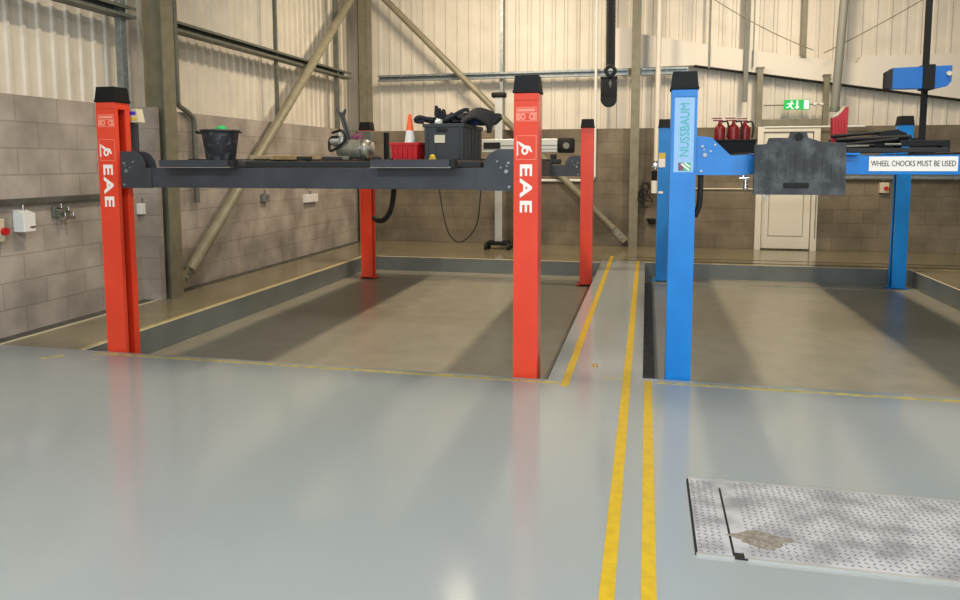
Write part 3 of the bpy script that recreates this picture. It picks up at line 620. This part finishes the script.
# odds and ends between bucket and compressor
b = B(); b.box(-2.97, -2.78, 5.15, 5.55, D+0.003, D+0.035, 0.003)
tag(b.build('timber_offcut', M['tan'], smooth=False), 'pale timber offcut lying on the red lift just right of the bucket', 'timber')
b = B()
for k, (x, yy, a, l) in enumerate(((-3.02, 5.75, 0.25, 0.5),)):
    b.box(-l/2, l/2, -0.05, 0.05, 0, 0.03, 0.006, Matrix.Translation((x, yy, D+0.003)) @ Matrix.Rotation(a, 4, 'Z'))
tag(b.build('rubber_pad', M['rubber'], smooth=False), 'flat black rubber pad behind the timber offcut on the red lift', 'pad')
def bar(x, yy, a, l, w_, h, m, name, label, cat):
    b = B(); mx = Matrix.Translation((x, yy, D+0.003)) @ Matrix.Rotation(a, 4, 'Z')
    b.box(-l/2, l/2, -w_/2, w_/2, 0, h, 0.005, mx); b.box(-l/2+0.02, -l/2+0.07, -w_/2-0.006, w_/2+0.006, 0, h+0.008, 0.003, mx)
    tag(b.build(name, M[m], smooth=False), label, cat)
bar(-2.98, 6.10, -0.2, 0.34, 0.05, 0.035, 'tan', 'timber_batten', 'thin pale batten lying in front of the compressor', 'timber')
bar(-3.0, 6.45, 0.3, 0.42, 0.09, 0.03, 'blackm', 'steel_bar', 'short black steel bar lying just before the compressor tank', 'bar')
bar(-3.05, 6.78, 0.1, 0.40, 0.06, 0.04, 'galvd', 'steel_bar', 'grey metal bar lying against the compressor tank', 'bar')
bar(-1.60, 6.5, 1.4, 0.5, 0.05, 0.02, 'tan', 'timber_batten', 'yellowish batten lying on the runway left of the red tub', 'timber')

t = thing('plastic_tub', (-1.65, 5.02, D), 'red plastic tub on the red lift beside the dark crate', 'tub')
b = B()
def frus(b, x0, x1, y0, y1, z0, z1, g, m=1):
    A = [b.bm.verts.new(p) for p in ((x0+g, y0+g, z0), (x1-g, y0+g, z0), (x1-g, y1-g, z0), (x0+g, y1-g, z0))]
    C = [b.bm.verts.new(p) for p in ((x0, y0, z1), (x1, y0, z1), (x1, y1, z1), (x0, y1, z1))]
    I = [b.bm.verts.new(p) for p in ((x0+0.008, y0+0.008, z1), (x1-0.008, y0+0.008, z1), (x1-0.008, y1-0.008, z1), (x0+0.008, y1-0.008, z1))]
    J = [b.bm.verts.new(p) for p in ((x0+g+0.008, y0+g+0.008, z0+0.01), (x1-g-0.008, y0+g+0.008, z0+0.01), (x1-g-0.008, y1-g-0.008, z0+0.01), (x0+g+0.008, y1-g-0.008, z0+0.01))]
    b.bm.faces.new(A[::-1]); b.bm.faces.new(J)
    for k in range(4):
        n = (k+1) % 4; b.bm.faces.new((A[k], A[n], C[n], C[k])); b.bm.faces.new((C[k], C[n], I[n], I[k])); b.bm.faces.new((I[k], I[n], J[n], J[k]))
frus(b, -1.755, -1.555, 4.93, 5.14, D, D+0.115, 0.012); b.build('tub_body', M['redp'], t, smooth=False)
b = B(); b.box(-1.763, -1.547, 4.922, 4.932, D+0.10, D+0.118, 0.002); b.box(-1.763, -1.755, 4.932, 5.15, D+0.10, D+0.118, 0.002); b.box(-1.555, -1.547, 4.932, 5.15, D+0.10, D+0.118, 0.002)
for k in range(6): b.box(-1.745+k*0.035, -1.737+k*0.035, 4.925, 4.94, D+0.01, D+0.10)
b.build('rim', M['redp'], t, smooth=False)
t = thing('traffic_cone', (-1.725, 5.28, D), 'small orange and white traffic cone behind the red tub', 'traffic cone')
B().box(-1.785, -1.665, 5.20, 5.36, D, D+0.02, 0.006).build('cone_base', M['orange'], t)
b = B(); b.cyl((-1.725, 5.28, D+0.02), (-1.725, 5.28, D+0.085), 0.052, 0.047); b.build('lower_band', M['orange'], t)
b = B(); b.cyl((-1.725, 5.28, D+0.085), (-1.725, 5.28, D+0.215), 0.047, 0.028); b.build('white_band', M['white'], t)
b = B(); b.cyl((-1.725, 5.28, D+0.215), (-1.725, 5.28, D+0.335), 0.028, 0.010); b.build('cone_tip', M['orange'], t)

t = thing('storage_crate', (-1.37, 5.28, D), 'dark grey plastic crate overflowing with black gear on the red lift', 'crate')
b = B(); x0, x1, y0, y1 = -1.522, -1.245, 4.98, 5.58; h = 0.245
frus(b, x0, x1, y0, y1, D, D+h, 0.004); b.build('crate_body', M['cratem'], t, smooth=False)
b = B()
for z in (D+0.236,): b.box(x0-0.010, x1+0.010, y0-0.010, y0+0.003, z-0.012, z+0.012, 0.003); b.box(x1-0.003, x1+0.010, y0, y1+0.01, z-0.012, z+0.012, 0.003); b.box(x0-0.010, x0+0.003, y0, y1+0.01, z-0.012, z+0.012, 0.003)
for x in (x0+0.02, x0+0.075, x1-0.035, x1-0.095+0.07): b.box(x, x+0.008, y0-0.006, y0+0.006, D+0.01, D+0.225)
for k in range(5): b.box(x1-0.008, x1+0.006, y0+0.06+k*0.11, y0+0.075+k*0.11, D+0.01, D+0.225)
b.build('crate_rib', M['cratem'], t, smooth=False)
B().box(-1.43, -1.355, 4.974, 4.979, D+0.192, D+0.215, 0.002).build('hand_hole', M['gap'], t, smooth=False)
B().box(-1.445, -1.39+0.02, 4.970, 4.976, D+0.115, D+0.17).build('paper_label', M['cream'], t, smooth=False)
def blob(name, c, r_, m, label, cat, seed, squash=0.35):
    rnd = random.Random(seed); b = B(); b.ball((0, 0, 0), 1, 1, 1, 3)
    for v in b.bm.verts:
        n = v.co.normalized(); f = 1+0.28*math.sin(4*n.x+seed)*math.cos(5*n.y+seed*2)+0.16*math.sin(9*n.z+7*n.x+seed)+rnd.uniform(-0.05, 0.05)
        v.co = Vector((n.x*r_[0]*f, n.y*r_[1]*f, n.z*r_[2]*f)) + Vector(c)
    return tag(b.build(name, M[m]), label, cat)
blob('work_glove', (-1.47, 5.10, D+0.272), (0.055, 0.08, 0.025), 'cloth', 'dark work glove slumped over the front left of the crate', 'glove', 1)
blob('cable_bag', (-1.37, 5.30, D+0.285), (0.10, 0.14, 0.055), 'cloth', 'black cloth bag heaped in the middle of the crate', 'bag', 2)
blob('paper_towel', (-1.432, 5.03, D+0.262), (0.024, 0.03, 0.022), 'white', 'crumpled white paper at the front of the crate', 'paper', 3)
blob('blue_rag', (-1.25, 5.36, D+0.282), (0.05, 0.09, 0.035), 'denim', 'dark blue rag in the right of the crate', 'rag', 5)
b = B()
for k in range(6):
    z = D+0.26+0.012*k; b.tube([(-1.30, 5.16+0.03*k, z), (-1.22, 5.2+0.03*k, z+0.045), (-1.13, 5.24+0.03*k, z+0.005*k-0.005), (-1.115, 5.25+0.03*k, z-0.07+0.012*k)], 0.018, 8)
tag(b.build('folded_hose', M['rubber']), 'bundle of black hose hanging over the right side of the crate', 'hose')
def strap(pts, r_, label):
    tag(B().tube(pts, r_, 8, 4).build('strap', M['cloth']), label, 'strap')
strap([(-1.44, 5.14, D+0.27), (-1.45, 5.15, D+0.33), (-1.462, 5.15, D+0.365)], 0.012, 'short black strap end standing up at the left of the crate')
strap([(-1.40, 5.1, D+0.28), (-1.34, 5.12, D+0.315), (-1.27, 5.13, D+0.35), (-1.24, 5.13, D+0.345)], 0.015, 'thick black strap arching up in the middle of the crate')
strap([(-1.53, 5.0, D+0.262), (-1.585, 4.98, D+0.268), (-1.56, 4.98, D+0.295), (-1.50, 5.03, D+0.28)], 0.015, 'black strap loop over the left rim of the crate')
def flap(poly, y0_, y1_, m_, label):
    b_ = B(); b_.prism(poly, 'xz', y0_, y1_); tag(b_.build('work_glove', M[m_]), label, 'glove')
flap([(-1.30, D+0.30), (-1.18, D+0.33), (-1.06, D+0.335), (-1.05, D+0.30), (-1.10, D+0.255), (-1.22, D+0.25), (-1.29, D+0.27)], 5.30, 5.42, 'rubber', 'flat black rubber glove sticking out over the right rim of the crate')
flap([(-1.60, D+0.275), (-1.57, D+0.305), (-1.50, D+0.30), (-1.47, D+0.27), (-1.49, D+0.252)], 5.06, 5.14, 'cloth', 'dark glove folded over the left rim of the crate')
flap([(-1.47, D+0.27), (-1.49, D+0.32), (-1.485, D+0.385), (-1.47, D+0.335), (-1.44, D+0.31), (-1.43, D+0.36), (-1.415, D+0.30), (-1.40, D+0.27)], 5.12, 5.2, 'cloth', 'dark glove with fingers pointing up from the crate')
b = B(); b.ball((-1.44, 4.90, D+0.018), 0.022, 0.018, 0.018); b.box(-1.465, -1.415, 4.885, 4.915, D, D+0.012, 0.003)
tag(b.build('yellow_knob', M['yellow']), 'small yellow plastic knob lying in front of the crate', 'knob')
b = B(); b.cyl((-1.215+0.0, 4.93, D+0.0), (-1.215, 4.93, D+0.05), 0.016)
b = B()
for k in range(7): b.box(-1.235+0.0, -1.225, 4.7+k*0.012, 4.706+k*0.012, D, D+0.01)
b.bm.free()

# ------------------------------------------------------------------ things on the blue lift
D2 = 1.4555
t = thing('black_crate', (0.86, 8.2, D2), 'black crate holding fire extinguishers on the blue lift', 'crate')
b = B(); frus(b, 0.66, 1.09, 8.05, 8.40, D2, D2+0.175, 0.02); b.build('crate_body', M['black'], t, smooth=False)
b = B(); b.box(0.65, 1.10, 8.04, 8.052, D2+0.155, D2+0.175, 0.003); b.build('rim', M['black'], t, smooth=False)
def extinguisher(x, yy, label):
    t = thing('fire_extinguisher', (x, yy, D2+0.012), label, 'fire extinguisher', None); z = D2+0.012
    b = B(); b.lathe([(0.052, 0), (0.056, 0.006), (0.056, 0.27), (0.048, 0.30), (0.022, 0.322), (0.018, 0.335), (0, 0.335)], (x, yy, z), 20); b.build('cylinder', M['redx'], t)
    b = B(); b.cyl((x, yy, z+0.33), (x, yy, z+0.36), 0.016); b.box(x-0.07, x+0.03, yy-0.008, yy+0.008, z+0.355, z+0.368, 0.002); b.box(x-0.085, x+0.02, yy-0.008, yy+0.008, z+0.378, z+0.39, 0.002); b.build('valve_handle', M['redx'], t)
    b = B(); b.tube([(x+0.02, yy, z+0.345), (x+0.07, yy, z+0.35), (x+0.085, yy-0.01, z+0.28), (x+0.072, yy-0.02, z+0.18)], 0.010, 8); b.build('hose', M['rubber'], t)
    return t
e = extinguisher(0.735, 8.14, 'left red fire extinguisher in the black crate')
e2 = copy_tree(e); e2.location.x += 0.135; e2['label'] = 'middle red fire extinguisher in the black crate'
e3 = copy_tree(e); e3.location.x += 0.262; e3.location.z -= 0.0; e3.location.y += 0.12; e3['label'] = 'right red fire extinguisher in the black crate, partly behind the steel frame'
for q in (e, e2, e3): q['group'] = 'fire extinguishers in the black crate'

t = thing('plastic_scoop', (1.19, 5.15, D2), 'upright red plastic scoop with pale top edge on the blue lift', 'scoop')
b = B(); b.prism([(1.15, D2+0.0), (1.228, D2+0.0), (1.232, D2+0.29), (1.21, D2+0.285), (1.19, D2+0.255), (1.165, D2+0.23), (1.14, D2+0.22)], 'xz', 5.09, 5.15)
b.build('scoop_body', M['redp'], t, smooth=False)
b = B()
for k in range(4): b.box(1.158+k*0.018, 1.164+k*0.018, 5.083, 5.09, D2+0.02, D2+0.21)
b.build('rib', M['redp'], t, smooth=False)
b = B(); b.prism([(1.14, D2+0.221), (1.165, D2+0.231), (1.19, D2+0.256), (1.21, D2+0.286), (1.21, D2+0.294), (1.188, D2+0.264), (1.162, D2+0.239), (1.14, D2+0.229)], 'xz', 5.085, 5.155); b.build('worn_edge', M['cream'], t, smooth=False)

t = thing('jacking_beam', (1.5, 4.93, 1.44), 'black steel jacking beam lying across the blue lift above the warning sign', 'jack')
zb = 1.4535
B().box(1.26, 1.895, 4.88, 5.00, zb, zb+0.035, 0.004).build('tray', M['blackm'], t, smooth=False)
b = B(); b.box(1.60, 1.91, 4.90, 4.985, zb+0.045, zb+0.09, 0.004); b.box(1.86, 1.91, 4.90, 4.985, zb, zb+0.05, 0.003); b.build('end_bracket', M['black'], t, smooth=False)
b = B(); b.box(1.24, 1.66, 5.03, 5.30, zb+0.0, zb+0.115, 0.012); b.prism([(1.48, zb+0.10), (1.66, zb+0.10), (1.69, zb+0.0), (1.66, zb+0.16), (1.60, zb+0.185), (1.55, zb+0.165)], 'xz', 5.02, 5.18) if False else b.prism([(1.44, zb+0.09), (1.70, zb+0.09), (1.68, zb+0.15), (1.62, zb+0.175), (1.54, zb+0.165)], 'xz', 5.02, 5.20)
b.build('jack_body', M['black'], t, smooth=False)
def rod(b, a, e, r_): b.cyl(a, e, r_, n=10)
b = B(); rod(b, (1.20, 5.06, zb+0.13), (1.62, 5.06, zb+0.165), 0.013); rod(b, (1.22, 5.0, zb+0.10), (1.70, 5.0, zb+0.12), 0.016); rod(b, (1.25, 4.97, zb+0.06), (1.60, 4.94, zb+0.10), 0.014); rod(b, (1.22, 4.92, zb+0.05), (1.45, 4.94, zb+0.055), 0.012); b.build('arm', M['black'], t)
b = B(); rod(b, (1.22, 4.90, zb+0.045), (1.40, 4.89, zb+0.05), 0.006); rod(b, (1.50, 4.89, zb+0.06), (1.60, 4.89, zb+0.06), 0.008); b.build('ram_rod', M['galvd'], t); t.scale = (0.873, 1.0, 0.80); t.location += Vector((-0.108, 0, 0.004))

t = thing('equipment_pole', (2.21, 6.8, D2), 'tall black pole carrying a blue box above the blue lift', 'pole')
B().box(2.195, 2.235, 6.78, 6.83, D2, 6.0, 0.004).build('pole', M['black'], t, smooth=False)
b = B(); b.box(2.15, 2.28, 6.68, 6.92, D2, D2+0.02, 0.004); b.prism([(2.238, D2+0.12), (2.26, D2+0.12), (2.40, D2+0.045), (2.40, D2+0.02), (2.238, D2+0.06)], 'xz', 6.76, 6.84); b.box(2.14, 2.19, 6.75, 6.85, D2+0.02, D2+0.14, 0.004); b.build('foot', M['black'], t, smooth=False)
bb = B().prism([(1.93, 1.99), (1.93, 2.155), (2.36, 2.165), (2.36, 2.04), (2.33, 2.0), (2.26, 1.985)], 'xz', 6.66, 6.76).build('blue_box', M['blueb'], t, smooth=False)
b = B(); b.prism([(1.885, 1.995), (1.885, 2.125), (1.93, 2.155), (1.93, 1.99)], 'xz', 6.66, 6.76); b.build('end_cap', M['blackm'], bb, smooth=False)
b = B(); b.cyl((2.335, 6.66, 2.10), (2.335, 6.64, 2.10), 0.018); b.build('knob', M['cream'], bb)
b = B(); b.box(2.15, 2.235, 6.64, 6.775, 1.975, 2.175, 0.004); b.build('clamp', M['black'], t, smooth=False)

# ------------------------------------------------------------------ back-of-room things
t = thing('calibration_stand', (-2.30, 11.6, 0), 'silver wheeled calibration stand with a horizontal bar at the back wall', 'stand')
b = B(); b.box(-2.375, -2.255, 11.60, 11.68, 0.10, 2.47, 0.006); b.box(-2.325, -2.305, 11.59, 11.60, 0.15, 2.40); b.build('column', M['alu'], t, smooth=False)
b = B(); b.box(-2.43, -2.20, 11.57, 11.71, 2.42, 2.50, 0.02); b.build('top_cap', M['black'], t)
b = B(); b.box(-2.50, -2.13, 11.52, 11.74, 0.07, 0.13, 0.01); b.build('base', M['black'], t)
for x, yy in ((-2.50, 11.50), (-2.13, 11.50), (-2.50, 11.74), (-2.13, 11.74)): B().cyl((x-0.022, yy, 0.055), (x+0.022, yy, 0.055), 0.055).build('wheel', M['rubber'], t)
b = B(); b.box(-2.34, -2.28, 11.58, 11.60, 0.95, 0.99, 0.004); b.build('latch', M['black'], t)
cbm = B().box(-2.56, -1.36, 11.48, 11.57, 1.555, 1.76, 0.005).build('crossbar', M['alu'], t, smooth=False)
b = B(); b.box(-2.56, -1.36, 11.47, 11.48, 1.655, 1.665); b.box(-2.56, -1.36, 11.47, 11.48, 1.60, 1.606); b.build('groove', M['galvd'], cbm, smooth=False)
b = B(); b.box(-2.53, -2.26, 11.465, 11.478, 1.61, 1.71, 0.003); b.build('name_plate', M['black'], cbm, smooth=False)
b = B(); b.box(-1.36, -1.10, 11.45, 11.60, 1.54, 1.77, 0.03); b.build('end_box', M['black'], t)
b = B(); b.cyl((-1.22, 11.45, 1.65), (-1.22, 11.435, 1.65), 0.05); b.build('knob', M['galvd'], t)

t = thing('exhaust_hose', (-0.47, 9.0, 2.1), 'black exhaust extraction hose hanging from above with rubber nozzle', 'hose')
b = B(); b.tube([(-0.475, 9.0, 6.0), (-0.47, 9.0, 4.2), (-0.465, 9.0, 3.3), (-0.46, 9.0, 2.55)], lambda i, n: 0.052+0.004*(i % 2), 14, 36); b.build('hose', M['rubber'], t)
b = B(); b.box(-0.575, -0.375, 8.95, 9.05, 2.41, 2.44, 0.008); b.box(-0.57, -0.38, 8.94, 9.06, 2.18, 2.42, 0.03); b.cyl((-0.475, 8.945, 2.18), (-0.475, 9.055, 2.18), 0.095); b.build('nozzle', M['rubber'], t)
b = B(); b.tube([(-0.52, 8.94, 2.50), (-0.46, 8.92, 2.56), (-0.40, 8.93, 2.50), (-0.46, 8.93, 2.44), (-0.52, 8.94, 2.50)], 0.022, 8); b.build('clamp', M['blackm'], t)
b = B(); b.prism([(-0.475, 2.36), (-0.455, 2.30), (-0.44, 2.36), (-0.455, 2.40)], 'xz', 8.925, 8.94); b.box(-0.54, -0.46, 8.93, 8.94, 2.43, 2.45); b.build('clasp', M['galvd'], t); t.location += Vector((0.015, 0, -0.035))

# ------------------------------------------------------------------ chequer plate cover in the floor
def lozenges(b, x0, x1, y0, y1, z, pitch=0.025):
    j = 0; yy = y0+pitch*0.5
    while yy < y1-pitch*0.3:
        i = 0; xx = x0+pitch*0.5
        while xx < x1-pitch*0.3:
            a = PI/4 if (i+j) % 2 else -PI/4; ca, sa = math.cos(a), math.sin(a); V = []
            for (lu, lv, lz) in ((0.0105, 0, 0), (0, 0.0036, 0), (-0.0105, 0, 0), (0, -0.0036, 0), (0.006, 0, 0.0022), (-0.006, 0, 0.0022)):
                V.append(b.bm.verts.new((xx+lu*ca-lv*sa, yy+lu*sa+lv*ca, z+lz)))
            b.bm.faces.new((V[0], V[1], V[4])); b.bm.faces.new((V[1], V[2], V[5])); b.bm.faces.new((V[1], V[5], V[4]))
            b.bm.faces.new((V[2], V[3], V[5])); b.bm.faces.new((V[3], V[0], V[4])); b.bm.faces.new((V[3], V[4], V[5])); b.bm.faces.new((V[0], V[3], V[2], V[1]))
            xx += pitch; i += 1
        yy += pitch; j += 1
t = thing('access_cover', (0.8, 2.95, 0), 'steel chequer plate floor cover in the right foreground', 'floor cover')
B().box(0.196, 2.2, 2.622, 3.278, 0.0, 0.003).build('recess', M['gap'], t, smooth=False)
b = B(); b.box(0.205, 0.325, 2.63, 3.27, 0.003, 0.008); np_ = b.build('narrow_plate', M['tread'], t, smooth=False)
b = B(); lozenges(b, 0.205, 0.325, 2.63, 3.27, 0.008); tag(b.build('tread_pattern', M['tick'], np_, smooth=False), kind='stuff')
b = B(); b.prism([(0.334, 2.665), (0.365, 2.665), (0.365, 2.63), (2.2, 2.63), (2.2, 3.27), (0.325, 3.27), (0.325, 3.20), (0.334, 3.20)], 'xy', 0.003, 0.008); wp_ = b.build('wide_plate', M['tread'], t, smooth=False)
b = B(); lozenges(b, 0.385, 2.19, 2.64, 3.27, 0.008); tag(b.build('tread_pattern', M['tick'], wp_, smooth=False), kind='stuff')
b = B(); N_ = 28; b.prism([(0.44+0.10*(1+0.22*math.sin(3*a_)+0.12*math.sin(7*a_))*math.cos(a_), 2.77+0.058*(1+0.2*math.sin(4*a_+1))*math.sin(a_)) for a_ in [2*PI*k_/N_ for k_ in range(N_)]], 'xy', 0.0082, 0.0092)
b.build('oily_stain', M['stain'], wp_, smooth=False)
b = B(); b.box(0.19, 2.2, 3.272, 3.282, 0, 0.010); b.box(0.20, 0.33, 2.618, 2.628, 0, 0.009); b.box(0.375, 2.2, 2.618, 2.628, 0, 0.009); b.build('frame_edge', M['alu'], t, smooth=False)
